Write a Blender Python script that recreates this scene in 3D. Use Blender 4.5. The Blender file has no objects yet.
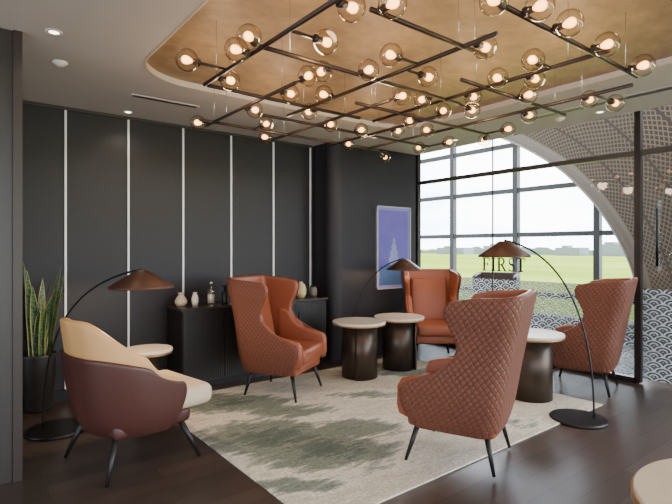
import bpy, bmesh, math, random
from mathutils import Vector, Matrix
random.seed(4)
F=490.0; H=1.45; HY=248.0
A=math.atan2(624,490); SA,CA=math.sin(A),math.cos(A)
def W(xr,d,z=0.0): return Vector((SA*xr+CA*d, -CA*xr+SA*d, z))
def G(px,py,z=0.0):
    d=F*(H-z)/(py-HY); return W((px-336)/F*d,d,z)
def P(px,d,z=0.0): return W((px-336)/F*d,d,z)
def srgb(r,g,b):
    f=lambda c:(c/255/12.92 if c/255<=.04045 else ((c/255+.055)/1.055)**2.4)
    return (f(r),f(g),f(b),1)
col=bpy.context.scene.collection
# ---------- materials ----------
def newmat(name):
    m=bpy.data.materials.new(name); m.use_nodes=True
    nt=m.node_tree; nt.nodes.clear()
    o=nt.nodes.new('ShaderNodeOutputMaterial'); return m,nt,o
class NB:
    def __init__(s,nt): s.nt=nt
    def n(s,t,**k):
        x=s.nt.nodes.new(t)
        for a,b in k.items(): setattr(x,a,b)
        return x
    def l(s,a,b): s.nt.links.new(a,b)
    def m(s,op,a,b=None,c=None):
        x=s.nt.nodes.new('ShaderNodeMath'); x.operation=op
        for i,v in enumerate((a,b,c)):
            if v is None: continue
            if isinstance(v,(int,float)): x.inputs[i].default_value=v
            else: s.l(v,x.inputs[i])
        return x.outputs[0]
    def mix(s,f,a,b):
        x=s.nt.nodes.new('ShaderNodeMix'); x.data_type='RGBA'
        for i,v in ((0,f),(6,a),(7,b)):
            if isinstance(v,(int,float)): x.inputs[i].default_value=v
            elif isinstance(v,tuple): x.inputs[i].default_value=v
            else: s.l(v,x.inputs[i])
        return x.outputs[2]
def pmat(name,c,rough=.5,metal=0,noise=0,nscale=20,bump=0,spec=.5,emit=None,es=0,stretch=(1,1,1)):
    m,nt,o=newmat(name); b=NB(nt)
    p=b.n('ShaderNodeBsdfPrincipled'); b.l(p.outputs[0],o.inputs[0])
    p.inputs['Base Color'].default_value=c; p.inputs['Roughness'].default_value=rough
    p.inputs['Metallic'].default_value=metal; p.inputs['Specular IOR Level'].default_value=spec
    if emit: p.inputs['Emission Color'].default_value=emit; p.inputs['Emission Strength'].default_value=es
    tc=b.n('ShaderNodeTexCoord'); mp=b.n('ShaderNodeMapping'); mp.inputs['Scale'].default_value=stretch
    b.l(tc.outputs['Object'],mp.inputs[0])
    nz=b.n('ShaderNodeTexNoise'); nz.inputs['Scale'].default_value=nscale; nz.inputs['Detail'].default_value=4
    b.l(mp.outputs[0],nz.inputs['Vector'])
    if noise:
        d=tuple(x*(1-noise) for x in c[:3])+(1,); l=tuple(min(1,x*(1+noise)) for x in c[:3])+(1,)
        b.l(b.mix(nz.outputs[0],d,l),p.inputs['Base Color'])
    if bump:
        bp=b.n('ShaderNodeBump'); bp.inputs['Strength'].default_value=bump; bp.inputs['Distance'].default_value=.01
        b.l(nz.outputs[0],bp.inputs['Height']); b.l(bp.outputs[0],p.inputs['Normal'])
    return m
def quilt(name,c,k=23,depth=.007,dark=.42):
    m,nt,o=newmat(name); b=NB(nt)
    p=b.n('ShaderNodeBsdfPrincipled'); b.l(p.outputs[0],o.inputs[0]); p.inputs['Roughness'].default_value=.5; p.inputs['Specular IOR Level'].default_value=.35
    uv=b.n('ShaderNodeUVMap'); sx=b.n('ShaderNodeSeparateXYZ'); b.l(uv.outputs[0],sx.inputs[0])
    u,v=sx.outputs[0],b.m('MULTIPLY',sx.outputs[1],.85)
    def ln(e):
        fr=b.m('FRACT',b.m('MULTIPLY',e,k)); return b.m('ABSOLUTE',b.m('SUBTRACT',fr,.5))
    a=ln(b.m('ADD',u,v)); q=ln(b.m('SUBTRACT',u,v))
    h1=b.m('SUBTRACT',1,b.m('POWER',b.m('MULTIPLY',a,2),3.5)); h2=b.m('SUBTRACT',1,b.m('POWER',b.m('MULTIPLY',q,2),3.5))
    h=b.m('MULTIPLY',h1,h2)
    dk=tuple(x*dark for x in c[:3])+(1,)
    fac=b.m('MINIMUM',b.m('MULTIPLY',h,2.4),1)
    b.l(b.mix(fac,dk,c),p.inputs['Base Color'])
    bp=b.n('ShaderNodeBump'); bp.inputs['Strength'].default_value=.65; bp.inputs['Distance'].default_value=depth
    b.l(h,bp.inputs['Height']); b.l(bp.outputs[0],p.inputs['Normal'])
    return m
def glassmat(name,tint=(1,1,1,1),refl=.08,edge=.5,gloss=(1,1,1,1),tedge=None,rough=.03):
    m,nt,o=newmat(name); b=NB(nt)
    t=b.n('ShaderNodeBsdfTransparent'); t.inputs[0].default_value=tint
    g=b.n('ShaderNodeBsdfGlossy'); g.inputs['Roughness'].default_value=rough; g.inputs[0].default_value=gloss
    lw=b.n('ShaderNodeLayerWeight'); lw.inputs[0].default_value=.5
    f=b.m('ADD',b.m('MULTIPLY',b.m('POWER',lw.outputs['Facing'],3),edge),refl)
    if tedge: b.l(b.mix(b.m('POWER',lw.outputs['Facing'],2.6),tint,tedge),t.inputs[0])
    mx=b.n('ShaderNodeMixShader'); b.l(f,mx.inputs[0]); b.l(t.outputs[0],mx.inputs[1]); b.l(g.outputs[0],mx.inputs[2])
    b.l(mx.outputs[0],o.inputs[0]); return m
def emat(name,c,s):
    m,nt,o=newmat(name); b=NB(nt); e=b.n('ShaderNodeEmission'); e.inputs[0].default_value=c; e.inputs[1].default_value=s
    b.l(e.outputs[0],o.inputs[0]); return m
# ---------- mesh helpers ----------
def obj_from_bm(name,bm,mats,parent=None,smooth=True,loc=None,rot=None):
    bmesh.ops.recalc_face_normals(bm,faces=bm.faces)
    me=bpy.data.meshes.new(name); bm.to_mesh(me); bm.free()
    if not isinstance(mats,(list,tuple)): mats=[mats]
    for m in mats: me.materials.append(m)
    for p in me.polygons: p.use_smooth=smooth
    o=bpy.data.objects.new(name,me); col.objects.link(o)
    if parent: o.parent=parent
    if loc is not None: o.location=loc
    if rot is not None: o.rotation_euler=rot
    return o
def empty(name,loc,rz=0,label=None,cat=None,group=None):
    e=bpy.data.objects.new(name,None); e.empty_display_size=.1; col.objects.link(e)
    e.location=loc; e.rotation_euler=(0,0,rz)
    if label: e['label']=label
    if cat: e['category']=cat
    if group: e['group']=group
    return e
def tag(o,label=None,cat=None,kind=None,group=None):
    if label:o['label']=label
    if cat:o['category']=cat
    if kind:o['kind']=kind
    if group:o['group']=group
    return o
def bm_box(bm,c,s,bev=0,seg=2):
    r=bmesh.ops.create_cube(bm,size=1.0); vs=r['verts']
    for v in vs: v.co=Vector((v.co.x*s[0]+c[0],v.co.y*s[1]+c[1],v.co.z*s[2]+c[2]))
    if bev:
        es=list({e for v in vs for e in v.link_edges})
        bmesh.ops.bevel(bm,geom=es,offset=bev,segments=seg,profile=.5,affect='EDGES')
def box(name,c,s,mat,parent=None,bev=0,seg=2,smooth=None,rz=0):
    bm=bmesh.new(); bm_box(bm,(0,0,0),s,bev,seg)
    return obj_from_bm(name,bm,mat,parent,smooth=(bev>.015) if smooth is None else smooth,loc=c,rot=(0,0,rz))
def bm_lathe(bm,prof,seg=32,cx=0,cy=0,cap=True):
    rings=[]
    for r,z in prof:
        if r<1e-5: rings.append([bm.verts.new((cx,cy,z))])
        else: rings.append([bm.verts.new((cx+r*math.cos(2*math.pi*i/seg),cy+r*math.sin(2*math.pi*i/seg),z)) for i in range(seg)])
    for a,b in zip(rings,rings[1:]):
        for i in range(seg):
            j=(i+1)%seg
            if len(a)==1 and len(b)==1: continue
            if len(a)==1: bm.faces.new((a[0],b[i],b[j]))
            elif len(b)==1: bm.faces.new((a[i],a[j],b[0]))
            else: bm.faces.new((a[i],a[j],b[j],b[i]))
def lathe(name,prof,mat,parent=None,seg=32,loc=None,smooth=True):
    bm=bmesh.new(); bm_lathe(bm,prof,seg)
    o=obj_from_bm(name,bm,mat,parent,smooth,loc)
    if smooth:
        for p in o.data.polygons:
            if abs(p.normal.z)>.98: p.use_smooth=False
    return o
def bm_tube(bm,pts,rad,seg=8):
    pts=[Vector(p) for p in pts]; n=len(pts); rings=[]
    up=Vector((0,0,1)); prev=None
    for i,p in enumerate(pts):
        t=(pts[min(i+1,n-1)]-pts[max(i-1,0)]).normalized()
        if prev is None:
            a=t.cross(up)
            if a.length<.05: a=t.cross(Vector((1,0,0)))
        else: a=prev-t*prev.dot(t)
        a.normalize(); prev=a; b=t.cross(a)
        r=rad(i/(n-1)) if callable(rad) else rad
        rings.append([bm.verts.new(p+a*r*math.cos(2*math.pi*k/seg)+b*r*math.sin(2*math.pi*k/seg)) for k in range(seg)])
    for x,y in zip(rings,rings[1:]):
        for k in range(seg):
            j=(k+1)%seg; bm.faces.new((x[k],x[j],y[j],y[k]))
    bm.faces.new(rings[0]); bm.faces.new(rings[-1][::-1])
def tube(name,pts,rad,mat,parent=None,seg=8):
    bm=bmesh.new(); bm_tube(bm,pts,rad,seg); return obj_from_bm(name,bm,mat,parent)
def bez(p0,p1,p2,p3,n=24):
    out=[]
    for i in range(n+1):
        t=i/n; out.append(Vector(p0)*(1-t)**3+Vector(p1)*3*t*(1-t)**2+Vector(p2)*3*t*t*(1-t)+Vector(p3)*t**3)
    return out
def bake(o,subs=1):
    md=o.modifiers.new('s','SUBSURF'); md.levels=subs; md.render_levels=subs
    dg=bpy.context.evaluated_depsgraph_get(); dg.update()
    me=bpy.data.meshes.new_from_object(o.evaluated_get(dg)); o.modifiers.clear(); o.data=me
    for p in me.polygons: p.use_smooth=True
    return o
def cr(keys,z):
    if z<=keys[0][0]: return keys[0][1]
    if z>=keys[-1][0]: return keys[-1][1]
    for i in range(len(keys)-1):
        if keys[i][0]<=z<=keys[i+1][0]:
            x0,y0=keys[i]; x1,y1=keys[i+1]; h=x1-x0
            m0=(y1-keys[i-1][1])/(x1-keys[i-1][0]) if i>0 else (y1-y0)/h
            m1=(keys[i+2][1]-y0)/(keys[i+2][0]-x0) if i+2<len(keys) else (y1-y0)/h
            t=(z-x0)/h
            return (2*t**3-3*t*t+1)*y0+(t**3-2*t*t+t)*h*m0+(-2*t**3+3*t*t)*y1+(t**3-t*t)*h*m1
def sst(a,b,x):
    t=max(0,min(1,(x-a)/(b-a))); return t*t*(3-2*t)
def ucurve(w,f,b,r,n=9):
    r=min(r,w*.98); half=[]
    for i in range(n): 
        t=i/n; half.append((w,f+(b+r-f)*t))
    for i in range(n):
        a=math.pi/2*i/n; half.append((w-r+r*math.cos(a),b+r-r*math.sin(a)))
    for i in range(n//2): half.append(((w-r)*(1-i/(n//2)),b-.012*math.sin(math.pi/2*i/(n//2))))
    return half+[(0,b-.012)]+[(-x,y) for x,y in half[::-1]]
def usheet(name,z0,zt,wk,fk,bk,r,th,off,mat,parent,rows=22,subs=1):
    def grid(o,dz):
        g=[]
        base=ucurve(.3,.2,-.3,r); N=len(base)
        for j in range(rows+1):
            t=j/rows; row=[]
            for i in range(N):
                s=abs(2*i/(N-1)-1)
                z=z0+t*(zt(s)-dz-z0)
                c=ucurve(cr(wk,z)-o,cr(fk,z)-(.0 if o<.001 else .004),cr(bk,z)+o,max(.03,r-o))[i]
                row.append(Vector((c[0],c[1],z)))
            g.append(row)
        return g,N
    g1,N=grid(off,0 if off<.001 else .004); g2,_=grid(off+th,.004)
    bm=bmesh.new(); uvl=bm.loops.layers.uv.new('UVMap')
    V1=[[bm.verts.new(p) for p in row] for row in g1]; V2=[[bm.verts.new(p) for p in row] for row in g2]
    idx={}
    for j in range(rows+1):
        m=N//2; u=[0]*N
        for i in range(m+1,N): u[i]=u[i-1]+math.hypot(g1[j][i].x-g1[j][i-1].x,g1[j][i].y-g1[j][i-1].y)
        for i in range(m-1,-1,-1): u[i]=u[i+1]-math.hypot(g1[j][i].x-g1[j][i+1].x,g1[j][i].y-g1[j][i+1].y)
        for i in range(N): idx[V1[j][i]]=(u[i],V1[j][i].co.z); idx[V2[j][i]]=(u[i],V2[j][i].co.z)
    def face(*v):
        f=bm.faces.new(v)
        for l in f.loops: l[uvl].uv=idx[l.vert]
    for j in range(rows):
        for i in range(N-1):
            face(V1[j][i],V1[j][i+1],V1[j+1][i+1],V1[j+1][i]); face(V2[j][i],V2[j+1][i],V2[j+1][i+1],V2[j][i+1])
        face(V1[j][0],V1[j+1][0],V2[j+1][0],V2[j][0]); face(V1[j][N-1],V2[j][N-1],V2[j+1][N-1],V1[j+1][N-1])
    for i in range(N-1):
        face(V1[rows][i],V1[rows][i+1],V2[rows][i+1],V2[rows][i]); face(V1[0][i],V2[0][i],V2[0][i+1],V1[0][i+1])
    o=obj_from_bm(name,bm,mat,parent)
    return bake(o,subs)
def clone(root,loc,rz,**tags):
    def cp(o,par):
        n=o.copy(); col.objects.link(n)
        if par: n.parent=par
        for c in o.children: cp(c,n)
        return n
    n=cp(root,None); n.location=loc; n.rotation_euler=(0,0,rz)
    for k,v in tags.items(): n[k]=v
    return n
def face_rz(xr,d):
    v=W(xr,d); return math.atan2(-v.x,v.y)
# ---------- material library ----------
M_black=pmat('black_metal',srgb(22,21,21),.4,.3)
M_legs=pmat('black_wood',srgb(22,19,18),.45,0,.2,40)
M_bronze=pmat('dark_bronze',srgb(74,63,55),.36,.7,.25,6,stretch=(1,1,.3))
M_leather=pmat('rust_leather',srgb(144,78,52),.42,0,.08,60,.05)
M_quilt=quilt('quilted_rust_leather',srgb(114,67,50))
M_quilt2=quilt('quilted_brown_leather',srgb(60,46,40),dark=.75); M_taupe=pmat('dark_brown_leather',srgb(66,50,42),.5,0,.08,60)
M_brown=pmat('maroon_brown_leather',srgb(76,43,37),.42,0,.12,40,.05)
M_cream=pmat('cream_leather',srgb(214,195,168),.5,0,.06,40,.03)
M_tan=pmat('tan_leather',srgb(212,162,104),.5,0,.06,40,.03)
M_stone=pmat('white_marble',srgb(214,202,186),.25,0,.12,9)
M_stone2=pmat('beige_stone',srgb(205,186,160),.35,0,.10,14)
M_brass=pmat('brass',srgb(170,130,80),.35,.8)
M_white=pmat('white_ceramic',srgb(225,218,208),.4)
M_shade=pmat('copper_brown_shade',srgb(84,56,42),.42,.45,.12,8)
# ---------- setting ----------
XW=5.8; YW=5.3; ZC=2.8; XC=5.32; ZP=3.12
def floor_mat():
    m,nt,o=newmat('dark_plank_floor'); b=NB(nt)
    p=b.n('ShaderNodeBsdfPrincipled'); b.l(p.outputs[0],o.inputs[0])
    tc=b.n('ShaderNodeTexCoord'); br=b.n('ShaderNodeTexBrick'); b.l(tc.outputs['Object'],br.inputs['Vector'])
    br.inputs['Scale'].default_value=1; br.inputs['Brick Width'].default_value=1.2; br.inputs['Row Height'].default_value=.16
    br.inputs['Mortar Size'].default_value=.0025; br.inputs['Color1'].default_value=srgb(90,75,67); br.inputs['Color2'].default_value=srgb(68,57,51); br.inputs['Mortar'].default_value=srgb(28,23,21)
    mp=b.n('ShaderNodeMapping'); mp.inputs['Scale'].default_value=(2,30,1); b.l(tc.outputs['Object'],mp.inputs[0])
    nz=b.n('ShaderNodeTexNoise'); nz.inputs['Scale'].default_value=2; nz.inputs['Detail'].default_value=6; b.l(mp.outputs[0],nz.inputs['Vector'])
    x=b.n('ShaderNodeMix',data_type='RGBA',blend_type='MULTIPLY'); x.inputs[0].default_value=.5
    b.l(br.outputs[0],x.inputs[6]); b.l(nz.outputs[0],x.inputs[7]); b.l(x.outputs[2],p.inputs['Base Color'])
    b.l(b.m('ADD',b.m('MULTIPLY',nz.outputs[0],.2),.24),p.inputs['Roughness'])
    return m
fl=box('floor',(2.25,2,-.05),(12.9,11,.1),floor_mat()); tag(fl,kind='structure')
def rrect(x0,x1,y0,y1,r,n=10):
    pts=[]
    for cx,cy,a0 in ((x1-r,y1-r,0),(x0+r,y1-r,90),(x0+r,y0+r,180),(x1-r,y0+r,270)):
        for i in range(n+1):
            a=math.radians(a0+90*i/n); pts.append((cx+r*math.cos(a),cy+r*math.sin(a)))
    return pts
def prism_curve(name,loops,z0,z1,mat):
    cu=bpy.data.curves.new(name,'CURVE'); cu.dimensions='2D'; cu.fill_mode='BOTH'; cu.extrude=(z1-z0)/2
    for lp in loops:
        sp=cu.splines.new('POLY'); sp.points.add(len(lp)-1)
        for i,(x,y) in enumerate(lp): sp.points[i].co=(x,y,0,1)
        sp.use_cyclic_u=True
    t=bpy.data.objects.new('tmp',cu); col.objects.link(t)
    dg=bpy.context.evaluated_depsgraph_get(); dg.update()
    me=bpy.data.meshes.new_from_object(t.evaluated_get(dg)); bpy.data.objects.remove(t)
    me.materials.clear(); me.materials.append(mat)
    o=bpy.data.objects.new(name,me); col.objects.link(o); o.location=(0,0,(z0+z1)/2)
    return o
M_ceil=pmat('ceiling_paint',srgb(186,178,171),.8,0,.03,3)
CX0,CX1,CY0,CY1,CR=1.10,4.12,-.6,4.0,.45; ZR=ZC+.045
hole=rrect(CX0,CX1,CY0,CY1,CR)
ce=prism_curve('ceiling',[[(-4.2,-3.5),(XC,-3.5),(XC,YW+.1),(-4.2,YW+.1)],hole],ZC,ZR,M_ceil); tag(ce,kind='structure')
def gold_mat():
    m,nt,o=newmat('copper_leaf'); b=NB(nt)
    p=b.n('ShaderNodeBsdfPrincipled'); b.l(p.outputs[0],o.inputs[0]); p.inputs['Metallic'].default_value=.15; p.inputs['Roughness'].default_value=.55
    tc=b.n('ShaderNodeTexCoord'); mp=b.n('ShaderNodeMapping'); mp.inputs['Scale'].default_value=(1,1.2,1); b.l(tc.outputs['Object'],mp.inputs[0])
    nz=b.n('ShaderNodeTexNoise'); nz.inputs['Scale'].default_value=6; nz.inputs['Detail'].default_value=10; nz.inputs['Roughness'].default_value=.72; b.l(mp.outputs[0],nz.inputs['Vector'])
    r=b.n('ShaderNodeValToRGB'); r.color_ramp.elements[0].position=.3; r.color_ramp.elements[0].color=srgb(134,110,84); r.color_ramp.elements[1].position=.72; r.color_ramp.elements[1].color=srgb(180,150,114)
    b.l(nz.outputs[0],r.inputs[0]); b.l(r.outputs[0],p.inputs['Base Color'])
    bp=b.n('ShaderNodeBump'); bp.inputs['Strength'].default_value=.2; bp.inputs['Distance'].default_value=.01; b.l(nz.outputs[0],bp.inputs['Height']); b.l(bp.outputs[0],p.inputs['Normal'])
    return m
gp=box('trim_1',((CX0+CX1)/2,(CY0+CY1)/2,ZR+.027),(CX1-CX0+.3,CY1-CY0+.3,.05),gold_mat()); tag(gp,'soft gold leaf raised ceiling panel',kind='structure')
lip=prism_curve('trim_2',[rrect(CX0-.012,CX1+.012,CY0-.012,CY1+.012,CR+.012),rrect(CX0+.003,CX1-.003,CY0+.003,CY1-.003,CR)],ZC-.005,ZC+.004,pmat('pale_trim',srgb(190,172,148),.5)); tag(lip,kind='structure')
def wall_mat():
    m,nt,o=newmat('dark_woven_panel'); b=NB(nt)
    p=b.n('ShaderNodeBsdfPrincipled'); b.l(p.outputs[0],o.inputs[0]); p.inputs['Roughness'].default_value=.5; p.inputs['Specular IOR Level'].default_value=.4
    tc=b.n('ShaderNodeTexCoord'); mp=b.n('ShaderNodeMapping'); mp.inputs['Scale'].default_value=(140,140,8); b.l(tc.outputs['Object'],mp.inputs[0])
    nz=b.n('ShaderNodeTexNoise'); nz.inputs['Scale'].default_value=1; nz.inputs['Detail'].default_value=3; b.l(mp.outputs[0],nz.inputs['Vector'])
    b.l(b.mix(nz.outputs[0],srgb(20,16,20),srgb(40,34,39)),p.inputs['Base Color'])
    return m
M_wall=wall_mat()
wl=box('wall_left',(0.83,YW+.05,1.6),(10.06,.1,3.2),M_wall); tag(wl,kind='structure')
M_strip=pmat('aluminium_faint_glow',srgb(205,203,200),.4,.3,emit=(1,1,1,1),es=.12)  # metal strips given a faint glow of their own to look slightly lit
k=3
for x in (.29,.862,1.436,2.012,2.588,3.163,3.725):
    s=box('trim_%d'%k,(x,YW-.008,1.4),(.018,.016,2.74),M_strip); tag(s,kind='structure'); k+=1
s=box('trim_%d'%k,(0.8,YW-.012,2.785),(5.9,.024,.03),pmat('dark_trim',srgb(40,38,38),.5)); tag(s,kind='structure'); k+=1
s=box('baseboard_left',(-.3,YW-.01,.05),(8,.02,.1),M_black); tag(s,kind='structure')
def volume():
    pts=[(3.78,YW)]
    r=.16; cx,cy=3.78+r,4.88+r
    for i in range(13):
        a=math.pi+ (math.pi/2)*i/12; pts.append((cx+r*math.cos(a),cy+r*math.sin(a)))
    pts+=[(5.30,4.88),(5.30,YW)]
    bm=bmesh.new(); lo=[bm.verts.new((x,y,0)) for x,y in pts]; hi=[bm.verts.new((x,y,ZC)) for x,y in pts]
    n=len(pts)
    for i in range(n):
        j=(i+1)%n; bm.faces.new((lo[i],lo[j],hi[j],hi[i]))
    bm.faces.new(lo[::-1]); bm.faces.new(hi)
    return obj_from_bm('wall_back',bm,M_wall,smooth=False)
tag(volume(),kind='structure')
pt=box('wall_side',(-1.9,3.66,1.4),(4.42,.05,2.8),pmat('dark_wood_veneer',srgb(40,32,28),.4,0,.3,6,stretch=(1,1,12))); tag(pt,kind='structure')
for i,x in enumerate((.325,.16)):
    s=box('trim_%d'%k,(x,3.66,1.4),(.05 if i==0 else .02,.09,2.8),pmat('bronze_post',srgb(50,40,35),.4,.3)); tag(s,kind='structure'); k+=1
# ---------- glass partition ----------
M_glass=glassmat('clear_glass',(.97,.98,.98,1),.02,.25)
def frit_mat():
    m,nt,o=newmat('wave_frit_glass'); b=NB(nt)
    tc=b.n('ShaderNodeTexCoord'); sp=b.n('ShaderNodeSeparateXYZ'); b.l(tc.outputs['Object'],sp.inputs[0])
    u=b.m('MULTIPLY',sp.outputs[1],1/.17); v=b.m('MULTIPLY',sp.outputs[2],1/.055)
    row=b.m('FLOOR',v); uo=b.m('ADD',u,b.m('MULTIPLY',b.m('FLOORED_MODULO',row,2),.5))
    fx=b.m('SUBTRACT',b.m('FRACT',uo),.5); fy=b.m('MULTIPLY',b.m('FRACT',v),.5)
    r=b.m('SQRT',b.m('ADD',b.m('MULTIPLY',fx,fx),b.m('MULTIPLY',fy,fy)))
    ln=b.m('GREATER_THAN',b.m('FRACT',b.m('MULTIPLY',r,4)),.64)
    t=b.n('ShaderNodeBsdfTransparent'); t.inputs[0].default_value=(.46,.47,.48,1)
    tl=b.n('ShaderNodeBsdfTranslucent'); tl.inputs[0].default_value=(.95,.95,.95,1)
    d=b.n('ShaderNodeBsdfDiffuse'); d.inputs[0].default_value=(.7,.7,.7,1)
    ad=b.n('ShaderNodeMixShader'); ad.inputs[0].default_value=.85; b.l(d.outputs[0],ad.inputs[1]); b.l(tl.outputs[0],ad.inputs[2])
    mx=b.n('ShaderNodeMixShader'); b.l(b.m('ADD',b.m('MULTIPLY',ln,.42),.07),mx.inputs[0]); b.l(t.outputs[0],mx.inputs[1]); b.l(ad.outputs[0],mx.inputs[2])
    b.l(mx.outputs[0],o.inputs[0]); return m
M_frit=frit_mat(); M_frame=pmat('dark_bronze_frame',srgb(52,45,41),.4,.4)
M_lightframe=pmat('dark_grey_frame',srgb(80,74,70),.4,.3)
panes=[(5.28,3.94),(3.92,2.16)]
wn=1; lettering_parent=None
for y1,y0 in panes:
    g=box('window_%d'%wn,(XW,(y0+y1)/2,1.56),(.012,y1-y0,3.0),M_glass); tag(g,kind='structure')
    box('frit_band',(-.012,0,-1.01),(.002,y1-y0,.96),M_frit,parent=g)
    wn+=1
    lettering_parent=lettering_parent or g
for (c,s,mm) in (((XW,1.0,ZP-.03),(.08,8.6,.06),M_frame),((XW,3.72,.03),(.07,3.16,.06),M_frame),((XW,1.0,2.47),(.05,8.6,.055),M_lightframe),
               ((XW,2.13,1.56),(.07,.06,3.1),M_frame),((XW,3.93,1.56),(.02,.012,3.0),M_lightframe),((XW,5.28,1.56),(.07,.04,3.1),M_frame),((XW,.99,1.56),(.07,.06,3.1),M_frame)):
    s_=box('trim_%d'%k,c,s,mm); tag(s_,kind='structure'); k+=1
pk=box('trim_%d'%k,((XC+XW+.1)/2,1.0,ZP+.03),(XW+.1-XC,8.8,.06),M_ceil); tag(pk,kind='structure'); k+=1
pk=box('trim_%d'%k,(XC-.02,1.0,(ZC+ZP)/2+.01),(.04,8.8,ZP-ZC),M_ceil); tag(pk,kind='structure'); k+=1
dr=box('door_1',(XW,1.555,1.24),(.012,1.06,2.42),M_glass); tag(dr,kind='structure')
box('door_frit_band',(-.012,0,-.7),(.002,1.06,.96),M_frit,parent=dr)
tube('door_handle',[(-.06,.38,.02),(-.06,.38,.62)],.014,M_black,parent=dr)
tube('door_handle_mount',[(-.06,.38,.1),(-.003,.38,.1)],.008,M_black,parent=dr); tube('door_handle_mount',[(-.06,.38,.54),(-.003,.38,.54)],.008,M_black,parent=dr)
g=box('window_%d'%wn,(XW,-1.2,1.56),(.012,4.3,3.0),M_glass); tag(g,kind='structure'); wn+=1
def first_letters(capH):
    bm=bmesh.new(); T=.03
    def b_(x0,x1,z0,z1): bm_box(bm,((x0+x1)/2,0,(z0+z1)/2),(x1-x0,T,z1-z0))
    x=0
    b_(x+.08,x+.24,0,1); b_(x,x+.34,0,.07); b_(x,x+.64,.93,1); b_(x+.57,x+.64,.76,1); b_(x+.2,x+.50,.48,.55); b_(x+.44,x+.50,.38,.65); x+=.80
    b_(x+.08,x+.24,0,1); b_(x,x+.32,0,.07); b_(x,x+.32,.93,1); x+=.48
    b_(x+.08,x+.24,0,1); b_(x,x+.34,0,.07); b_(x,x+.24,.93,1)
    def stroke(pts,w):
        for (ax,az),(bx,bz),wa,wb in zip(pts,pts[1:],w,w[1:]):
            d=Vector((bx-ax,0,bz-az)); 
            if d.length<1e-4: continue
            n=Vector((-d.z,0,d.x)).normalized()
            vs=[]
            for yy in (-T/2,T/2):
                for (qx,qz,ww,sg) in ((ax,az,wa,1),(ax,az,wa,-1),(bx,bz,wb,-1),(bx,bz,wb,1)):
                    vs.append(bm.verts.new((qx+n.x*ww*sg/2,yy,qz+n.z*ww*sg/2)))
            bm.faces.new(vs[:4]); bm.faces.new(vs[4:][::-1])
            for i in range(4): j=(i+1)%4; bm.faces.new((vs[i],vs[4+i],vs[4+j],vs[j]))
    pts=[(x+.2,.965)]; w=[.07]
    for i in range(9):
        a=math.pi/2-math.pi*i/8; pts.append((x+.38+.2*math.cos(a),.74+.225*math.sin(a))); w.append(.07+.08*math.cos(a))
    pts.append((x+.2,.515)); w.append(.06); stroke(pts,w)
    stroke([(x+.36,.52),(x+.68,.03)],[.13,.13]); b_(x+.6,x+.80,0,.06); x+=.92
    pts=[];w=[]
    for i in range(19):
        t=i/18; 
        if t<.5: a=math.radians(35+ (270-35)*t*2); pts.append((x+.27+.2*math.cos(a),.745+.22*math.sin(a)))
        else: a=math.radians(90-(90+145)*(t-.5)*2); pts.append((x+.27+.22*math.cos(a),.27+.235*math.sin(a)))
        w.append(.07+.09*math.exp(-((t-.5)/.16)**2))
    stroke(pts,w); b_(x+.41,x+.46,.72,.98); b_(x+.04,x+.09,.02,.30); x+=.66
    b_(x+.27,x+.43,0,1); b_(x+.17,x+.53,0,.07); b_(x,x+.70,.93,1); b_(x,x+.06,.72,1); b_(x+.64,x+.70,.72,1); x+=.70
    for v in bm.verts: v.co=Vector(((v.co.x-x/2)*capH,v.co.y*.1,v.co.z*capH))
    return bm
def wallpt(px,h):
    tt=(px-336)/F; d=XW/(SA*tt+CA); return Vector((XW,(-CA*tt+SA)*d,h))
wp=wallpt(505,1.2)
lt=obj_from_bm('lettering',first_letters(.18),M_black,lettering_parent,smooth=False,loc=Vector((XW-.045,wp.y,1.14))-lettering_parent.location,rot=(0,0,-math.pi/2))
# ---------- outer curtain wall ----------
XO=8.5; M_mull=pmat('mullion',srgb(62,62,62),.5,.2)
bays=[9.74,8.24,6.74,5.24,3.74,2.24,.74,-.76,-2.26]
for ya,yb in zip(bays,bays[1:]):
    bm=bmesh.new()
    bm_box(bm,(0,0,0),(.11,.10,6.0))
    for z in (.6,1.70,2.55,3.43,4.3,5.2): bm_box(bm,(0,-.75,z-2.4),(.08,1.40,.085))
    o=obj_from_bm('window_%d'%wn,bm,M_mull,smooth=False,loc=(XO,ya,2.4)); tag(o,kind='structure'); wn+=1
sill=box('wall_right',(XO,3.7,.0),(.2,13,.5),pmat('grey_parapet',srgb(110,110,108),.7)); tag(sill,kind='structure')
def lat_mat():
    m,nt,o=newmat('diamond_lattice'); b=NB(nt)
    p=b.n('ShaderNodeBsdfPrincipled'); p.inputs['Roughness'].default_value=.6; p.inputs['Specular IOR Level'].default_value=.3; p.inputs['Metallic'].default_value=.2
    uv=b.n('ShaderNodeUVMap'); sx=b.n('ShaderNodeSeparateXYZ'); b.l(uv.outputs[0],sx.inputs[0])
    def ln(e): return b.m('ABSOLUTE',b.m('SUBTRACT',b.m('FRACT',b.m('MULTIPLY',e,13)),.5))
    a=ln(b.m('ADD',sx.outputs[0],sx.outputs[1])); q=ln(b.m('SUBTRACT',sx.outputs[0],sx.outputs[1]))
    h=b.m('LESS_THAN',b.m('MAXIMUM',a,q),.36)
    seam=b.m('LESS_THAN',b.m('FRACT',b.m('MULTIPLY',sx.outputs[1],1.9)),.07)
    c=b.mix(h,srgb(116,100,82),srgb(68,58,48))
    b.l(b.mix(seam,c,srgb(70,60,50)),p.inputs['Base Color'])
    b.l(p.outputs[0],o.inputs[0]); return m
arc=[(12,5.2),(9.5,4.75),(7.9,4.45),(6.7,4.1),(5.35,3.53),(4.4,2.93),(3.88,2.43),(3.49,1.91),(3.15,1.23),(2.95,.4),(2.88,-.3)]
ky=[(i,a[0]) for i,a in enumerate(arc)]; kz=[(i,a[1]) for i,a in enumerate(arc)]
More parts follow.
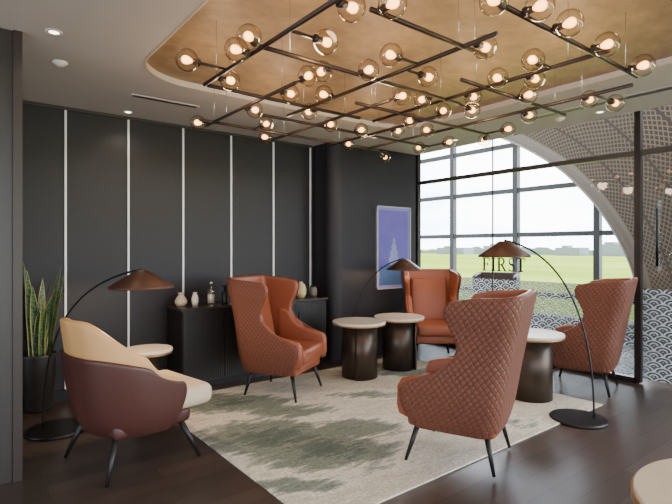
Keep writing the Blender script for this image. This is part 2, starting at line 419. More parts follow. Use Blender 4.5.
N=80; cur=[(cr(ky,i*10/N),cr(kz,i*10/N)) for i in range(N+1)]
can=empty('arched_canopy',(XO,3,0),label='curved lattice-clad arch of the terminal roof beyond the glass',cat='arch')
def band(name,s0,s1,xf,mat,nj=8):
    bm=bmesh.new(); uvl=bm.loops.layers.uv.new('UVMap'); grid=[]; al=0
    for i,(y,z) in enumerate(cur):
        a=Vector(cur[max(i-1,0)]); c=Vector(cur[min(i+1,N)]); t=(c-a).normalized()
        nrm=Vector((-abs(t.y),abs(t.x)))
        if i: al+=(Vector(cur[i])-Vector(cur[i-1])).length
        row=[]
        for j in range(nj+1):
            s=s0+(s1-s0)*j/nj; row.append((bm.verts.new((xf(j/nj),y+nrm.x*s-3,z+nrm.y*s)),al,s))
        grid.append(row)
    for i in range(N):
        for j in range(nj):
            q=[grid[i][j],grid[i+1][j],grid[i+1][j+1],grid[i][j+1]]
            f=bm.faces.new([x[0] for x in q])
            for l,x in zip(f.loops,q): l[uvl].uv=(x[1],x[2])
    return obj_from_bm(name,bm,mat,parent=can)
band('lattice_shell',.20,2.9,lambda t:-.3-.9*math.sin(t*math.pi/2),lat_mat())
M_rim=pmat('beige_grey_rim',srgb(112,100,86),.5)
band('arch_rim',-.02,.21,lambda t:-.25-.05*math.sin(t*math.pi),M_rim,4)
tube('arch_rib',[(-.27,y-3,z) for y,z in cur],.022,pmat('pale_rib',srgb(150,140,126),.5),parent=can,seg=8)
# ribbed brown screen beyond the door
rs=empty('ribbed_screen',(6.75,1.35,0),label='curved brown ribbed screen standing beyond the glass door',cat='screen')
bm=bmesh.new(); prev=None; M_rb=pmat('brown_metal_ribs',srgb(84,68,55),.55,.2)
nseg=96
for i in range(nseg+1):
    t=i/nseg; y=.72-1.6*t; x=.3*math.sin(t*math.pi*.6)+(.03 if (i//2)%2 else 0)
    a=bm.verts.new((x,y,0)); c=bm.verts.new((x,y,3.0))
    if prev: bm.faces.new((prev[0],a,c,prev[1]))
    prev=(a,c)
obj_from_bm('slats',bm,M_rb,rs,smooth=False)
# outdoors
def grass():
    m,nt,o=newmat('airfield_grass'); b=NB(nt); p=b.n('ShaderNodeBsdfPrincipled'); p.inputs['Roughness'].default_value=1; p.inputs['Specular IOR Level'].default_value=0
    b.l(p.outputs[0],o.inputs[0]); tc=b.n('ShaderNodeTexCoord'); mp=b.n('ShaderNodeMapping'); mp.inputs['Scale'].default_value=(.02,.004,1); b.l(tc.outputs['Object'],mp.inputs[0])
    nz=b.n('ShaderNodeTexNoise'); nz.inputs['Scale'].default_value=1.5; nz.inputs['Detail'].default_value=5; b.l(mp.outputs[0],nz.inputs['Vector'])
    r=b.n('ShaderNodeValToRGB'); r.color_ramp.elements[0].position=.35; r.color_ramp.elements[0].color=srgb(136,158,56); r.color_ramp.elements[1].position=.65; r.color_ramp.elements[1].color=srgb(172,187,84)
    b.l(nz.outputs[0],r.inputs[0]); b.l(r.outputs[0],p.inputs['Base Color']); return m
gr=box('ground',(1010,300,-6.05),(2000,3000,.1),grass()); tag(gr,kind='structure')
bm=bmesh.new(); x=520; prev=None
for i in range(400):
    y=-600+i*6; h=-1.5+3.5*random.random()+2*math.sin(i*.13)
    a=bm.verts.new((x,y,-6)); c=bm.verts.new((x,y,h))
    if prev: bm.faces.new((prev[0],a,c,prev[1]))
    prev=(a,c)
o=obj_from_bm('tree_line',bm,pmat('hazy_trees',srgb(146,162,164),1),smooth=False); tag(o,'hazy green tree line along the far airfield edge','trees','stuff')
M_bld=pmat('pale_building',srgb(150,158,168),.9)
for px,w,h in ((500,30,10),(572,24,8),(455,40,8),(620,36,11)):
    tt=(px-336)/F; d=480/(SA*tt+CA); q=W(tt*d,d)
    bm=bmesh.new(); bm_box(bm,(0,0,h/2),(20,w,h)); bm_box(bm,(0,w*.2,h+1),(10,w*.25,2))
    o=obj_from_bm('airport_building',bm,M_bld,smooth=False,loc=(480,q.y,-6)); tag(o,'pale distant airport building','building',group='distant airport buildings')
# ---------- rug ----------
RX0,RX1,RY0,RY1=1.48,4.72,2.03,4.65
def rug_mat():
    m,nt,o=newmat('abstract_rug'); b=NB(nt); p=b.n('ShaderNodeBsdfPrincipled'); p.inputs['Roughness'].default_value=1; p.inputs['Specular IOR Level'].default_value=.1
    b.l(p.outputs[0],o.inputs[0]); tc=b.n('ShaderNodeTexCoord')
    sp=b.n('ShaderNodeSeparateXYZ'); b.l(tc.outputs['Object'],sp.inputs[0])
    mp=b.n('ShaderNodeMapping'); mp.inputs['Rotation'].default_value=(0,0,math.radians(38)); mp.inputs['Scale'].default_value=(.8,3.2,1); b.l(tc.outputs['Object'],mp.inputs[0])
    nz=b.n('ShaderNodeTexNoise'); nz.inputs['Scale'].default_value=2.8; nz.inputs['Detail'].default_value=13; nz.inputs['Roughness'].default_value=.76; nz.inputs['Distortion'].default_value=.2; b.l(mp.outputs[0],nz.inputs['Vector'])
    tot=None; cx,cy=(RX0+RX1)/2,(RY0+RY1)/2
    ca,sa=math.cos(math.radians(-38)),math.sin(math.radians(-38))
    for px,py,ra,rb,wt in ((322,452,.50,.34,1.15),(272,438,.55,.36,1.2),(352,430,.42,.22,1.05),(228,404,.6,.32,1.05),(285,412,.5,.22,.9),(425,374,.7,.26,.9),(500,425,.4,.18,.6),(290,487,.35,.12,.85),(365,396,.5,.16,.75)):
        q=G(px,py); dx=b.m('SUBTRACT',sp.outputs[0],q.x-cx); dy=b.m('SUBTRACT',sp.outputs[1],q.y-cy)
        u=b.m('ADD',b.m('MULTIPLY',dx,ca/ra),b.m('MULTIPLY',dy,sa/ra)); v=b.m('ADD',b.m('MULTIPLY',dx,-sa/rb),b.m('MULTIPLY',dy,ca/rb))
        e=b.m('EXPONENT',b.m('MULTIPLY',b.m('ADD',b.m('MULTIPLY',u,u),b.m('MULTIPLY',v,v)),-.7))
        e=b.m('MULTIPLY',e,wt); tot=e if tot is None else b.m('MAXIMUM',tot,e)
    val=b.m('ADD',b.m('MULTIPLY',tot,.56),b.m('MULTIPLY',b.m('SUBTRACT',nz.outputs[0],.5),1.15))
    r=b.n('ShaderNodeValToRGB'); e=r.color_ramp.elements
    e[0].position=0; e[0].color=srgb(205,197,180); e[1].position=.75; e[1].color=srgb(88,98,92)
    for ps,c in ((.08,(188,180,164)),(.16,(208,201,185)),(.27,(215,209,196)),(.31,(174,173,160)),(.37,(138,145,135)),(.43,(114,123,114)),(.52,(130,137,126)),(.58,(100,110,102))):
        x=e.new(ps); x.color=srgb(*c)
    b.l(val,r.inputs[0])
    n2=b.n('ShaderNodeTexNoise'); n2.inputs['Scale'].default_value=55; n2.inputs['Detail'].default_value=3; b.l(tc.outputs['Object'],n2.inputs['Vector'])
    v=b.m('ADD',b.m('MULTIPLY',n2.outputs[0],1.2),.40)
    x=b.n('ShaderNodeMix',data_type='RGBA',blend_type='MULTIPLY'); x.inputs[0].default_value=.8; b.l(r.outputs[0],x.inputs[6]); b.l(v,x.inputs[7]); b.l(x.outputs[2],p.inputs['Base Color'])
    bp=b.n('ShaderNodeBump'); bp.inputs['Strength'].default_value=.6; bp.inputs['Distance'].default_value=.01; b.l(n2.outputs[0],bp.inputs['Height']); b.l(bp.outputs[0],p.inputs['Normal'])
    return m
rg=box('rug',((RX0+RX1)/2,(RY0+RY1)/2,.006),(RX1-RX0,RY1-RY0,.012),rug_mat(),bev=.004,seg=1); tag(rg,'cream and sage-green abstract patterned rug under the seating','rug')
RZ=.014
# ---------- wingback ----------
def arm_mesh(name,x,mat,root):
    prof=[(-.16,.30),(.30,.30),(.355,.32),(.372,.38),(.368,.505),(.34,.555),(.26,.58),(.14,.60),(.05,.635),(-.01,.70),(-.05,.76),(-.12,.80),(-.18,.80)]
    th=.07; bm=bmesh.new()
    a=[bm.verts.new((x-th/2,y,z)) for y,z in prof]; c=[bm.verts.new((x+th/2,y,z)) for y,z in prof]
    bm.faces.new(a); bm.faces.new(c[::-1]); n=len(prof)
    for i in range(n): j=(i+1)%n; bm.faces.new((a[i],c[i],c[j],a[j]))
    bmesh.ops.recalc_face_normals(bm,faces=bm.faces)
    es=[e for e in bm.edges if abs(e.verts[0].co.x-e.verts[1].co.x)<1e-6]
    bmesh.ops.bevel(bm,geom=es,offset=.026,segments=4,profile=.5,affect='EDGES',clamp_overlap=True)
    return obj_from_bm(name,bm,mat,root)
def wingback(mout,min_):
    root=empty('wingback_chair',(0,0,0))
    wk=[(.2,.30),(.3,.336),(.45,.358),(.6,.358),(.75,.352),(.9,.358),(1.0,.370),(1.08,.372),(1.16,.358)]
    fk=[(.2,.20),(.3,.29),(.42,.345),(.50,.345),(.55,.30),(.59,.20),(.64,.09),(.71,.0),(.79,-.04),(.86,-.025),(.93,.01),(1.0,.035),(1.05,.035),(1.10,.0),(1.14,-.08)]
    bk=[(.2,-.25),(.3,-.29),(.45,-.32),(.6,-.345),(.8,-.385),(1.0,-.425),(1.16,-.455)]
    zt=lambda s:1.15-.025*sst(.3,.9,s)-.03*sst(.85,1,s)
    usheet('outer_shell',.235,zt,wk,fk,bk,.11,.028,0,mout,root,rows=32)
    usheet('inner_lining',.36,zt,wk,[(z,min(y,.12)) for z,y in fk],bk,.11,.04,.026,min_,root,rows=26)
    arm_mesh('armrest',.296,min_,root); arm_mesh('armrest',-.296,min_,root)
    box('seat_cushion',(0,.06,.41),(.53,.64,.14),min_,root,bev=.045,seg=4)
    box('seat_base',(0,.02,.29),(.58,.58,.11),min_,root,bev=.03,seg=3)
    bc=box('back_cushion',(0,-.275,.73),(.50,.09,.60),min_,root,bev=.04,seg=4); bc.rotation_euler=(math.radians(12),0,0)
    for x,y in ((.24,.24),(-.24,.24),(.21,-.2),(-.21,-.2)):
        tube('leg',[(x,y,.26),(x*1.25,y*1.3,0.005)],lambda t:.022-.011*t,M_legs,root,8)
    return root
GRP='rust leather wingback chairs'
wb=wingback(M_quilt,M_leather)
c=P(281,4.92); wb.location=(c.x,c.y,RZ); wb.rotation_euler=(0,0,face_rz(.93,-.36))
tag(wb,'rust leather wingback chair with quilted shell beside the low dark sideboard','armchair',group=GRP)
c=W(.89,3.42); clone(wb,(c.x,c.y,RZ),face_rz(-.87,.49),label='rust leather wingback chair showing its quilted back on the rug edge',category='armchair',group=GRP)
c=P(585,5.10); clone(wb,(c.x,c.y,0.0),face_rz(-.80,.60),label='rust leather wingback chair beside the glass wall and arched lamp',category='armchair',group=GRP)
c=W(1.27,6.42); clone(wb,(c.x,c.y,RZ),face_rz(.0,-1),label='rust leather wingback chair in the corner by the framed picture',category='armchair',group=GRP)
wb5=wingback(M_quilt2,M_taupe); c=P(494,7.7); wb5.location=(c.x,c.y,0); wb5.rotation_euler=(0,0,face_rz(-.5,-.86)); wb5.scale=(.92,.92,.92)
tag(wb5,'dark brown wingback chair beyond the glass partition','armchair')
# ---------- barrel chair ----------
ac=empty('tub_armchair',(0,0,0),label='maroon-brown leather tub armchair with rounded tan padded inside',cat='armchair')
c=W(-1.43,3.40); ac.location=(c.x,c.y,0); ac.rotation_euler=(0,0,face_rz(.66,.75))
wk=[(.2,.31),(.3,.37),(.4,.40),(.55,.42),(.7,.43),(.85,.42),(1.05,.38)]
fk=[(.2,.06),(.3,.14),(.4,.18),(.5,.20),(.56,.18),(.62,.11),(.7,.03),(.8,-.05),(1.05,-.16)]
bk=[(.2,-.25),(.3,-.31),(.4,-.34),(.55,-.365),(.7,-.385),(.85,-.41),(1.05,-.45)]
usheet('outer_shell',.24,lambda s:.77-.20*sst(.30,1.0,s),wk,fk,bk,.32,.03,0,M_brown,ac,rows=18)
usheet('inner_lining',.34,lambda s:1.0-.22*sst(.26,.60,s)-.18*sst(.5,1.0,s),wk,fk,bk,.32,.06,.026,M_tan,ac,rows=20)
box('seat_cushion',(0,.12,.41),(.66,.70,.15),M_cream,ac,bev=.06,seg=4)
box('seat_base',(0,.03,.295),(.60,.54,.10),M_brown,ac,bev=.035,seg=3)
for x,y in ((.26,.22),(-.26,.22),(.24,-.2),(-.24,-.2)):
    tube('leg',[(x,y,.28),(x*1.35,y*1.5,0.005)],lambda t:.022-.010*t,M_legs,ac,8)
# ---------- tables ----------
def side_table(R=.3,h=.62,rb=.215):
    root=empty('side_table',(0,0,0))
    lathe('table_top',[(0,h-.03),(R-.01,h-.03),(R,h-.024),(R,h-.006),(R-.006,h),(0,h)],M_stone,root,48)
    lathe('top_rim',[(R-.03,h-.042),(R-.004,h-.042),(R-.002,h-.03),(R-.03,h-.03)],M_brass,root,48)
    bm=bmesh.new(); n=44; pts=[]
    for i in range(n+1):
        a=math.radians(-200+ 380*i/n); r=rb-.03*i/n
        pts.append((r*math.cos(a),r*math.sin(a)))
    rings=[]
    for x,y in pts:
        L=math.hypot(x,y); q=(L-.006)/L
        rings.append([bm.verts.new((x,y,.0)),bm.verts.new((x,y,h-.03)),bm.verts.new((x*q,y*q,h-.03)),bm.verts.new((x*q,y*q,0))])
    for a,b_ in zip(rings,rings[1:]):
        for i in range(4):
            j=(i+1)%4; bm.faces.new((a[i],b_[i],b_[j],a[j]))
    bm.faces.new(rings[0]); bm.faces.new(rings[-1][::-1])
    obj_from_bm('drum_base',bm,M_bronze,root)
    lathe('base_plate',[(0,0),(rb-.035,0),(rb-.035,.012),(0,.012)],M_bronze,root,40)
    return root
TG='round drum side tables'
t1=side_table(); c=P(359,5.5); t1.location=(c.x,c.y,RZ); t1.rotation_euler=(0,0,1.0)
tag(t1,'round marble side table with dark bronze drum beside arched lamp','table',group=TG)
c=P(399,5.88); clone(t1,(c.x,c.y,RZ),2.2,label='round marble side table with dark drum near the corner chair',category='table',group=TG)
c=P(531,4.73); clone(t1,(c.x,c.y,RZ),4.0,label='round side table with bronze drum between two wingback chairs',category='table',group=TG)
c=P(148,4.15); t4=side_table(.2,.60,.1); t4.location=(c.x,c.y,0); tag(t4,'small round pale-topped side table beside the tub armchair','table')
nt_=empty('coffee_table',W(1.25,1.34,0),label='round beige stone table with brass rim',cat='table')
lathe('table_top',[(0,.69),(.37,.69),(.375,.695),(.375,.715),(.37,.72),(0,.72)],M_stone2,nt_,64)
lathe('rim',[(.36,.68),(.381,.68),(.381,.708),(.376,.708),(.376,.69),(.36,.69)],M_brass,nt_,64)
lathe('pedestal',[(0,0),(.24,0),(.24,.015),(.05,.03),(.04,.1),(.04,.69),(0,.69)],M_bronze,nt_,32)
# ---------- credenza ----------
cr_=empty('sideboard',(2.735,5.05,0),label='low dark ribbed wood sideboard against the panelled wall',cat='cabinet')
M_cred=pmat('dark_stained_wood',srgb(27,24,24),.45,0,.25,8,stretch=(1,1,10))
box('body',(0,.0,.44),(1.81,.42,.74),M_cred,cr_,bev=.003,seg=1)
box('worktop',(0,-.005,.825),(1.85,.46,.03),pmat('dark_stone_top',srgb(50,46,44),.25,0,.1,12),cr_,bev=.005)
box('plinth',(0,.02,.035),(1.72,.36,.07),M_black,cr_)
for i in range(4):
    bm=bmesh.new(); w=.445; n=18
    bm_box(bm,(0,0,0),(w,.012,.70))
    for j in range(n): 
        xx=-w/2+w*(j+.5)/n; bm_box(bm,(xx,-.008,0),(w/n*.72,.010,.69))
    d=obj_from_bm('door',bm,M_cred,cr_,smooth=False,loc=(-.6765+.451*i,-.217,.44))
    box('handle',(.185 if i%2==0 else -.185,-.02,.22),(.010,.014,.12),M_black,d,bev=.002)
ZT=.8405
def item(name,px,prof,mat,label,cat,y=5.06,parts=(),seg=24):
    tt=(px-336)/F; d=y/(SA-CA*tt); x=(SA*tt+CA)*d
    e=empty(name,(x,y,ZT),label=label,cat=cat)
    lathe('body',prof,mat,e,seg)
    for nm,pr,mm in parts: lathe(nm,pr,mm,e,seg)
    return e
M_sand=pmat('sand_stoneware',srgb(200,184,162),.6,0,.15,30); M_clear=glassmat('bottle_glass',(.9,.92,.9,1),.12,.7); M_steel=pmat('steel',srgb(190,190,190),.25,.9)
item('vase',181,[(0,0),(.04,0),(.062,.03),(.065,.055),(.045,.09),(.026,.11),(.024,.125),(.033,.14),(.027,.14),(.018,.12),(0,.11)],M_sand,'pear-shaped pale stoneware vase on the sideboard','vase')
item('vase',195,[(0,0),(.025,0),(.034,.035),(.036,.075),(.026,.11),(.018,.13),(.026,.14),(.018,.14),(0,.13)],M_white,'small white ceramic vase on the sideboard','vase',y=5.0)
item('glass_bottle',211,[(0,0),(.038,0),(.042,.01),(.042,.13),(.02,.17),(.016,.2),(0,.2)],M_clear,'clear glass bottle with steel cap on the sideboard','bottle',parts=[('cap',[(0,.2),(.02,.2),(.02,.235),(.012,.245),(0,.245)],M_steel),('liquid',[(0,.008),(.036,.008),(.036,.1),(0,.1)],M_white)])
item('pump_bottle',225,[(0,0),(.036,0),(.038,.01),(.038,.12),(.02,.14),(0,.14)],M_black,'black pump bottle on the sideboard','bottle',y=5.0,parts=[('pump',[(0,.14),(.012,.14),(.012,.18),(.026,.185),(.026,.2),(0,.2)],M_black)])
item('vase',289,[(0,0),(.04,0),(.07,.04),(.078,.08),(.06,.125),(.03,.14),(.03,.155),(.022,.155),(0,.14)],M_white,'round white ceramic vase on the sideboard','vase')
item('vase',301,[(0,0),(.04,0),(.062,.05),(.066,.11),(.045,.165),(.02,.185),(.024,.2),(.016,.2),(0,.19)],pmat('tan_stoneware',srgb(208,182,138),.55,0,.1,30),'tall bulbous tan stoneware vase on the sideboard','vase',y=4.98)
item('jar',313,[(0,0),(.04,0),(.05,.03),(.05,.10),(.035,.12),(0,.12)],pmat('grey_stoneware',srgb(112,104,96),.6,0,.15,30),'small grey lidded jar on the sideboard','jar',parts=[('lid',[(0,.12),(.037,.12),(.037,.132),(.01,.14),(0,.145)],M_black)])
# ---------- lamps ----------
M_bulbw=emat('warm_lamp_bulb',(1,.72,.42,1),14)
def arc_lamp(base_px,base_d,shade_px,shade_d,label,z0=0,shade_z=1.11,watt=9,R=.235):
    a=P(base_px,base_d); s=P(shade_px,shade_d); v=(s-a); span=v.length
    root=empty('floor_lamp',(a.x,a.y,z0),math.atan2(v.y,v.x),label=label,cat='lamp',group='arched floor lamps')
    lathe('base',[(0,0),(.22,0),(.225,.006),(.225,.018),(.218,.025),(0,.025)],M_black,root,48,loc=(.12,0,0))
    zt=shade_z+.14
    tube('pole',bez((0,0,.02),(.0,0,.62),(.12,0,zt-.12),(span,0,zt+.01),32),.008,M_black,root,8)
    lathe('shade',[(.0,.14),(.04,.14),(.055,.132),(R-.002,.018),(R,0),(R-.005,0),(.05,.125),(0,.128)],M_shade,root,48,loc=(span,0,shade_z))
    tube('socket',[(span,0,zt-.01),(span,0,zt-.08)],.016,M_black,root,10)
    bm=bmesh.new(); bmesh.ops.create_uvsphere(bm,u_segments=16,v_segments=10,radius=.026); obj_from_bm('bulb',bm,M_bulbw,root,loc=(span,0,shade_z+.055))
    L=bpy.data.lights.new('lamp_light','POINT'); L.energy=watt; L.color=(1,.70,.40); L.shadow_soft_size=.03
    lo=bpy.data.objects.new('lamp_light',L); col.objects.link(lo); lo.parent=root; lo.location=(span,0,shade_z+.02)
    return root
arc_lamp(43,3.9,142,3.85,'black arched floor lamp with copper cone shade over the tub armchair',watt=24,shade_z=1.135,R=.245)
arc_lamp(350,6.0,404,6.25,'black arched floor lamp with copper cone shade behind the round tables',z0=.015,shade_z=1.155,R=.22)
arc_lamp(594,4.10,504,4.3,'black arched floor lamp with copper cone shade beside the wingback chairs',shade_z=1.37,R=.22)
# ---------- plant ----------
c=P(39,4.4); pl=empty('potted_snake_plant',(c.x,c.y,0),label='tall snake plant in a dark tapered planter by the wall',cat='plant'); pl.scale=(.92,.92,.97)
lathe('planter',[(0,0),(.11,0),(.12,.01),(.155,.5),(.155,.52),(.145,.52),(.135,.47),(0,.47)],pmat('dark_planter',srgb(40,37,35),.5,0,.2,20),pl,36)
lathe('soil',[(0,.472),(.134,.472),(.1,.49),(0,.5)],pmat('soil',srgb(50,38,30),1,0,.4,60,.4),pl,24)
def leaf_mat():
    m,nt,o=newmat('snake_leaf'); b=NB(nt); p=b.n('ShaderNodeBsdfPrincipled'); p.inputs['Roughness'].default_value=.4; b.l(p.outputs[0],o.inputs[0])
    uv=b.n('ShaderNodeUVMap'); sx=b.n('ShaderNodeSeparateXYZ'); b.l(uv.outputs[0],sx.inputs[0])
    nz=b.n('ShaderNodeTexNoise'); nz.inputs['Scale'].default_value=3
    mp=b.n('ShaderNodeMapping'); mp.inputs['Scale'].default_value=(.6,9,1); b.l(uv.outputs[0],mp.inputs[0]); b.l(mp.outputs[0],nz.inputs['Vector'])
    g_=b.mix(b.m('GREATER_THAN',nz.outputs[0],.5),srgb(46,72,44),srgb(92,116,78))
    e=b.m('GREATER_THAN',b.m('ABSOLUTE',b.m('SUBTRACT',sx.outputs[0],.5)),.38)
    b.l(b.mix(e,g_,srgb(165,162,96)),p.inputs['Base Color']); return m
bm=bmesh.new(); uvl=bm.loops.layers.uv.new('UVMap')
for i in range(16):
    a=i*2.4; r0=.02+.08*random.random(); h=.45+.45*random.random(); lean=.01+.12*random.random(); w=.026+.012*random.random(); tw=random.random()*3
    prev=None
    for j in range(11):
        t=j/10; rr=r0+lean*t*t; cx,cy=rr*math.cos(a),rr*math.sin(a); z=.48+h*t
        ww=w*(.7+.5*math.sin(t*math.pi*.8))*(1-t**5) +.001; th=a+math.pi/2+tw*(.3+.25*t)
        dx,dy=ww*math.cos(th),ww*math.sin(th); nx,ny=-.012*math.sin(th)*(1-t),.012*math.cos(th)*(1-t)
        row=[(bm.verts.new((cx-dx,cy-dy,z)),0,t),(bm.verts.new((cx+nx,cy+ny,z)),.5,t),(bm.verts.new((cx+dx,cy+dy,z)),1,t)]
        if prev:
            for q in range(2):
                v=[prev[q],prev[q+1],row[q+1],row[q]]; f=bm.faces.new([x[0] for x in v])
                for l,x in zip(f.loops,v): l[uvl].uv=(x[1],x[2])
        prev=row
obj_from_bm('foliage',bm,leaf_mat(),pl)
# ---------- picture ----------
def art_mat():
    m,nt,o=newmat('violet_print'); b=NB(nt); p=b.n('ShaderNodeBsdfPrincipled'); p.inputs['Roughness'].default_value=.35; b.l(p.outputs[0],o.inputs[0])
    tc=b.n('ShaderNodeTexCoord'); sp=b.n('ShaderNodeSeparateXYZ'); b.l(tc.outputs['Object'],sp.inputs[0])
    x=b.m('ABSOLUTE',sp.outputs[0]); z=sp.outputs[2]
    nz=b.n('ShaderNodeTexNoise'); nz.inputs['Scale'].default_value=5; b.l(tc.outputs['Object'],nz.inputs['Vector'])
    bg=b.mix(b.m('ADD',b.m('MULTIPLY',z,1.0),.5),srgb(84,88,165),srgb(104,88,172))
    bg=b.mix(b.m('MULTIPLY',nz.outputs[0],.5),bg,srgb(130,122,200))
    wd=b.m('MULTIPLY',b.m('SUBTRACT',.22,z),.28)
    bnd=b.m('ADD',wd,b.m('MULTIPLY',b.m('FRACT',b.m('MULTIPLY',z,11)),-.03))
    tw=b.m('MULTIPLY',b.m('LESS_THAN',x,bnd),b.m('GREATER_THAN',z,-.3))
    c1=b.mix(b.m('MULTIPLY',tw,.5),bg,srgb(170,180,205))
    gnd=b.m('LESS_THAN',z,b.m('ADD',-.3,b.m('MULTIPLY',nz.outputs[0],.1)))
    b.l(b.mix(gnd,c1,srgb(70,96,140)),p.inputs['Base Color']); return m
pc=empty('framed_picture',(4.845,4.878,1.455),label='blue-violet print in a thin silver frame on the dark wall',cat='picture')
pw,ph=.64,1.12
bm=bmesh.new()
for c_,s_ in (((-pw/2,-.012,0),(.018,.026,ph+.018)),((pw/2,-.012,0),(.018,.026,ph+.018)),((0,-.012,ph/2),(pw+.018,.026,.018)),((0,-.012,-ph/2),(pw+.018,.026,.018))): bm_box(bm,c_,s_)
obj_from_bm('frame',bm,pmat('silver_frame',srgb(190,190,192),.35,.4),pc,smooth=False)
box('mat_board',(0,-.006,0),(pw-.01,.008,ph-.01),pmat('mat_board',srgb(140,138,200),.8),pc)
box('print',(0,-.012,0),(pw-.09,.006,ph-.09),art_mat(),pc)
# ---------- chandelier ----------
ZH=2.50
ch=empty('chandelier',(2.6,2.7,ZR),label='bronze rod grid chandelier with smoky glass globes and amber bulbs',cat='chandelier')
org=ch.location
M_rod=pmat('rod_bronze',srgb(66,52,44),.4,.5)
xr=[(1.22,1.89,3.3),(1.60,1.45,2.3),(1.92,2.5,3.8),(2.25,1.25,2.9),(2.70,2.3,3.9),(3.0,1.3,2.6),(3.40,1.9,3.9),(3.85,1.6,3.6)]
yr=[(1.28,1.5,3.0),(1.72,2.6,4.0),(2.1,1.4,3.3),(2.45,2.5,4.1),(2.75,1.15,3.0),(3.05,2.6,4.0),(3.45,1.3,4.0)]
rods=[]
for y,a,b_ in xr: rods.append((Vector((a,y,ZH)),Vector((b_,y,ZH))))
for x,a,b_ in yr: rods.append((Vector((x,a,ZH)),Vector((x,b_,ZH))))
for a,b_ in rods:
    tube('rod',[a-org,b_-org],.0125,M_rod,ch,10)
    for q in (.12,.88):
        pz=a.lerp(b_,q); tube('suspension_wire',[pz-org,Vector((pz.x,pz.y,ZR))-org],.0018,M_steel,ch,4)
GL=[(338,2),(249,37),(245,52),(187,60),(228,80),(200,123),(245,108),(266,124),(265,137),(287,93),(308,76),(326,42),(325,70),(334,97),(316,109),(329,125),(343,143),(385,157),(364,72),(361,130),(402,96),(381,10),(391,55),(428,77),(427,98),(443,111),(427,130),(449,142),(412,120),(422,147),(475,43),(484,140),(471,96),(472,110),(503,80),(516,98),(508,129),(511,2),(535,8),(567,24),(533,60),(533,78),(602,46),(637,67),(615,103),(586,98),(529,115),(394,130)]
R=.063
bmg=bmesh.new(); bmesh.ops.create_uvsphere(bmg,u_segments=24,v_segments=16,radius=R)
M_globe=glassmat('smoky_globe_glass',(.96,.92,.87,1),.05,.5,(1,.94,.86,1),tedge=(.17,.13,.10,1))
g0=obj_from_bm('glass_globe',bmg,M_globe,ch)
bmb=bmesh.new(); bm_lathe(bmb,[(0,-.031),(.011,-.029),(.020,-.022),(.024,-.008),(.020,.01),(.012,.023),(.010,.03),(0,.03)],14)
def amber():
    m,nt,o=newmat('amber_bulb'); b=NB(nt); e=b.n('ShaderNodeEmission'); lw=b.n('ShaderNodeLayerWeight'); lw.inputs[0].default_value=.5
    b.l(b.mix(lw.outputs['Facing'],(1,.58,.20,1),(1,.32,.05,1)),e.inputs[0])
    e.inputs[1].default_value=8.5; b.l(e.outputs[0],o.inputs[0]); return m
b0=obj_from_bm('bulb',bmb,amber(),g0)
bms=bmesh.new(); bm_lathe(bms,[(0,.028),(.016,.028),(.016,.057),(.022,.059),(.022,.073),(0,.075)],12)
s0=obj_from_bm('socket',bms,M_rod,g0)
used=False
for px,py in GL:
    z=ZH; d=F*(z-H)/(HY-py); p=W((px-336)/F*d,d,z)
    best=min(rods,key=lambda r_:((p-(r_[0]+(r_[1]-r_[0])*max(0,min(1,(p-r_[0]).dot(r_[1]-r_[0])/(r_[1]-r_[0]).length_squared)))).length))
    ab=best[1]-best[0]; t=max(0,min(1,(p-best[0]).dot(ab)/ab.length_squared)); q=best[0]+ab*t
    if not used: gg=g0; used=True
    else:
        gg=g0.copy(); col.objects.link(gg); gg.parent=ch
        for kk in (b0,s0):
            k2=kk.copy(); k2.parent=gg; col.objects.link(k2)
    v=(q-p)
    if v.length<.10:
        n=Vector((ab.y,-ab.x,0)).normalized()
        if t in (0,1):
            n=(best[0]-best[1] if t==0 else best[1]-best[0]).normalized(); dirv=-n; p=q+n*.08
        else:
            sgn=1 if (p-q).dot(n)>=0 else -1; p=q+n*sgn*.094; dirv=-n*sgn
    else: dirv=v.normalized()
    gg.location=p-org; gg.rotation_mode='QUATERNION'; gg.rotation_quaternion=Vector((0,0,1)).rotation_difference(dirv)
    if (q-p).length>.085: tube('stub_rod',[p+dirv*.07-org,q-org],.0085,M_rod,ch,6)
for x,y in ((1.5,2.1),(1.5,3.2),(2.4,1.4),(2.3,2.4),(2.25,3.6),(3.15,1.6),(3.25,2.4),(3.25,3.6)):
    L=bpy.data.lights.new('bulb_light','POINT'); L.energy=7.5; L.color=(1,.72,.47); L.shadow_soft_size=.07
    lo=bpy.data.objects.new('bulb_light',L); col.objects.link(lo); lo.parent=ch; lo.location=Vector((x,y,ZH-.03))-org
# ---------- ceiling bits ----------
def ceil_pt(px,py): 
    d=F*(ZC-H)/(HY-py); return W((px-336)/F*d,d,ZC)
M_dl=emat('downlight_glow',(1,.88,.7,1),8)
dls=[ceil_pt(54,32),ceil_pt(128,112),ceil_pt(455,140),ceil_pt(600,112),Vector((.3,1.2,ZC)),Vector((.3,-.6,ZC)),Vector((4.8,.4,ZC)),Vector((2,-1.4,ZC))]  # last four are out of view, added to fill the interior with light
for c in dls:
    e=empty('downlight',(c.x,c.y,ZC),label='small round recessed ceiling downlight',cat='light',group='recessed downlights')
    lathe('rim',[(.03,-.004),(.048,-.004),(.05,0),(.03,0)],M_white,e,24); lathe('lens',[(0,-.002),(.03,-.002),(.03,0),(0,0)],M_dl,e,24)
    L=bpy.data.lights.new('spot','SPOT'); L.energy=16; L.color=(1,.87,.72); L.spot_size=2.0; L.spot_blend=.8; L.shadow_soft_size=.05
    lo=bpy.data.objects.new('spot_light',L); col.objects.link(lo); lo.parent=e; lo.location=(0,0,-.02)
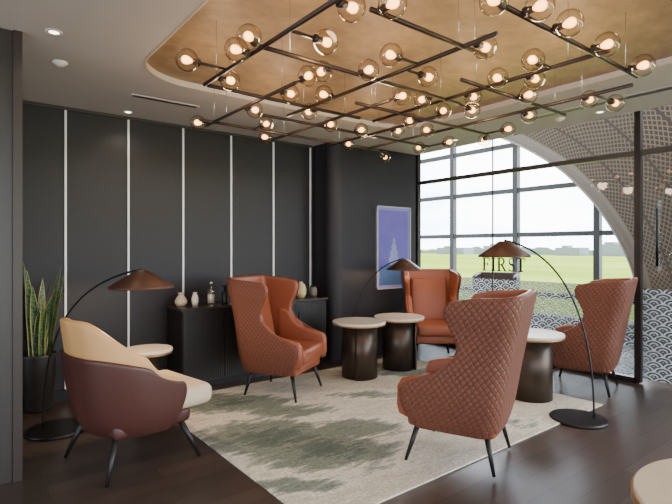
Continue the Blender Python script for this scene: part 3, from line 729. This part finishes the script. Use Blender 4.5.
for nm,x,y,lx,ly in (('air_vent',4.75,2.1,.12,1.5),('air_vent',1.55,4.5,.62,.07)):
    e=empty('air_vent',(x,y,ZC),label='white linear slot air vent set in the ceiling',cat='vent',group='ceiling air vents')
    bm=bmesh.new(); bm_box(bm,(0,0,-.004),(lx,ly,.008)); obj_from_bm('frame',bm,M_ceil,e,smooth=False)
    for o_ in (-.02,0.0,.02):
        if lx<ly: box('slot',(o_*1.4,0,-.009),(.012,ly-.04,.003),M_black,e)
        else: box('slot',(0,o_,-.009),(lx-.04,.008,.003),M_black,e)
for px,py in ((60,62),(560,118)):
    c=ceil_pt(px,py); e=empty('smoke_detector',(c.x,c.y,ZC),label='small white round smoke detector on the ceiling',cat='detector')
    lathe('housing',[(0,-.035),(.02,-.034),(.035,-.02),(.05,-.01),(.05,0),(0,0)],M_white,e,24)
# ---------- lighting ----------
w=bpy.data.worlds.new('World'); bpy.context.scene.world=w; w.use_nodes=True; nt=w.node_tree; nt.nodes.clear(); b=NB(nt)
o=b.n('ShaderNodeOutputWorld'); bg=b.n('ShaderNodeBackground'); b.l(bg.outputs[0],o.inputs[0])
tc=b.n('ShaderNodeTexCoord'); sp=b.n('ShaderNodeSeparateXYZ'); b.l(tc.outputs['Generated'],sp.inputs[0])
nz=b.n('ShaderNodeTexNoise'); nz.inputs['Scale'].default_value=4; nz.inputs['Detail'].default_value=6
mp=b.n('ShaderNodeMapping'); mp.inputs['Scale'].default_value=(1,1,4); b.l(tc.outputs['Generated'],mp.inputs[0]); b.l(mp.outputs[0],nz.inputs['Vector'])
cf=b.n('ShaderNodeMapRange'); b.l(nz.outputs[0],cf.inputs[0]); cf.inputs[1].default_value=.38; cf.inputs[2].default_value=.58
b.l(b.mix(cf.outputs[0],(.62,.78,1,1),(1,1,1,1)),bg.inputs[0])
mr=b.n('ShaderNodeMapRange'); mr.interpolation_type='SMOOTHSTEP'; b.l(sp.outputs[0],mr.inputs[0]); mr.inputs[1].default_value=-.2; mr.inputs[2].default_value=.6; mr.inputs[3].default_value=4.0; mr.inputs[4].default_value=14.0
b.l(mr.outputs[0],bg.inputs[1])
# camera
cam=bpy.data.cameras.new('camera'); cam.sensor_width=36; cam.lens=F/672*36; cam.shift_y=-(252-HY)/672; cam.clip_end=3000
co=bpy.data.objects.new('camera',cam); col.objects.link(co); co.location=(0,0,H); co.rotation_euler=(math.pi/2,0,-(math.pi/2-A))
bpy.context.scene.camera=co
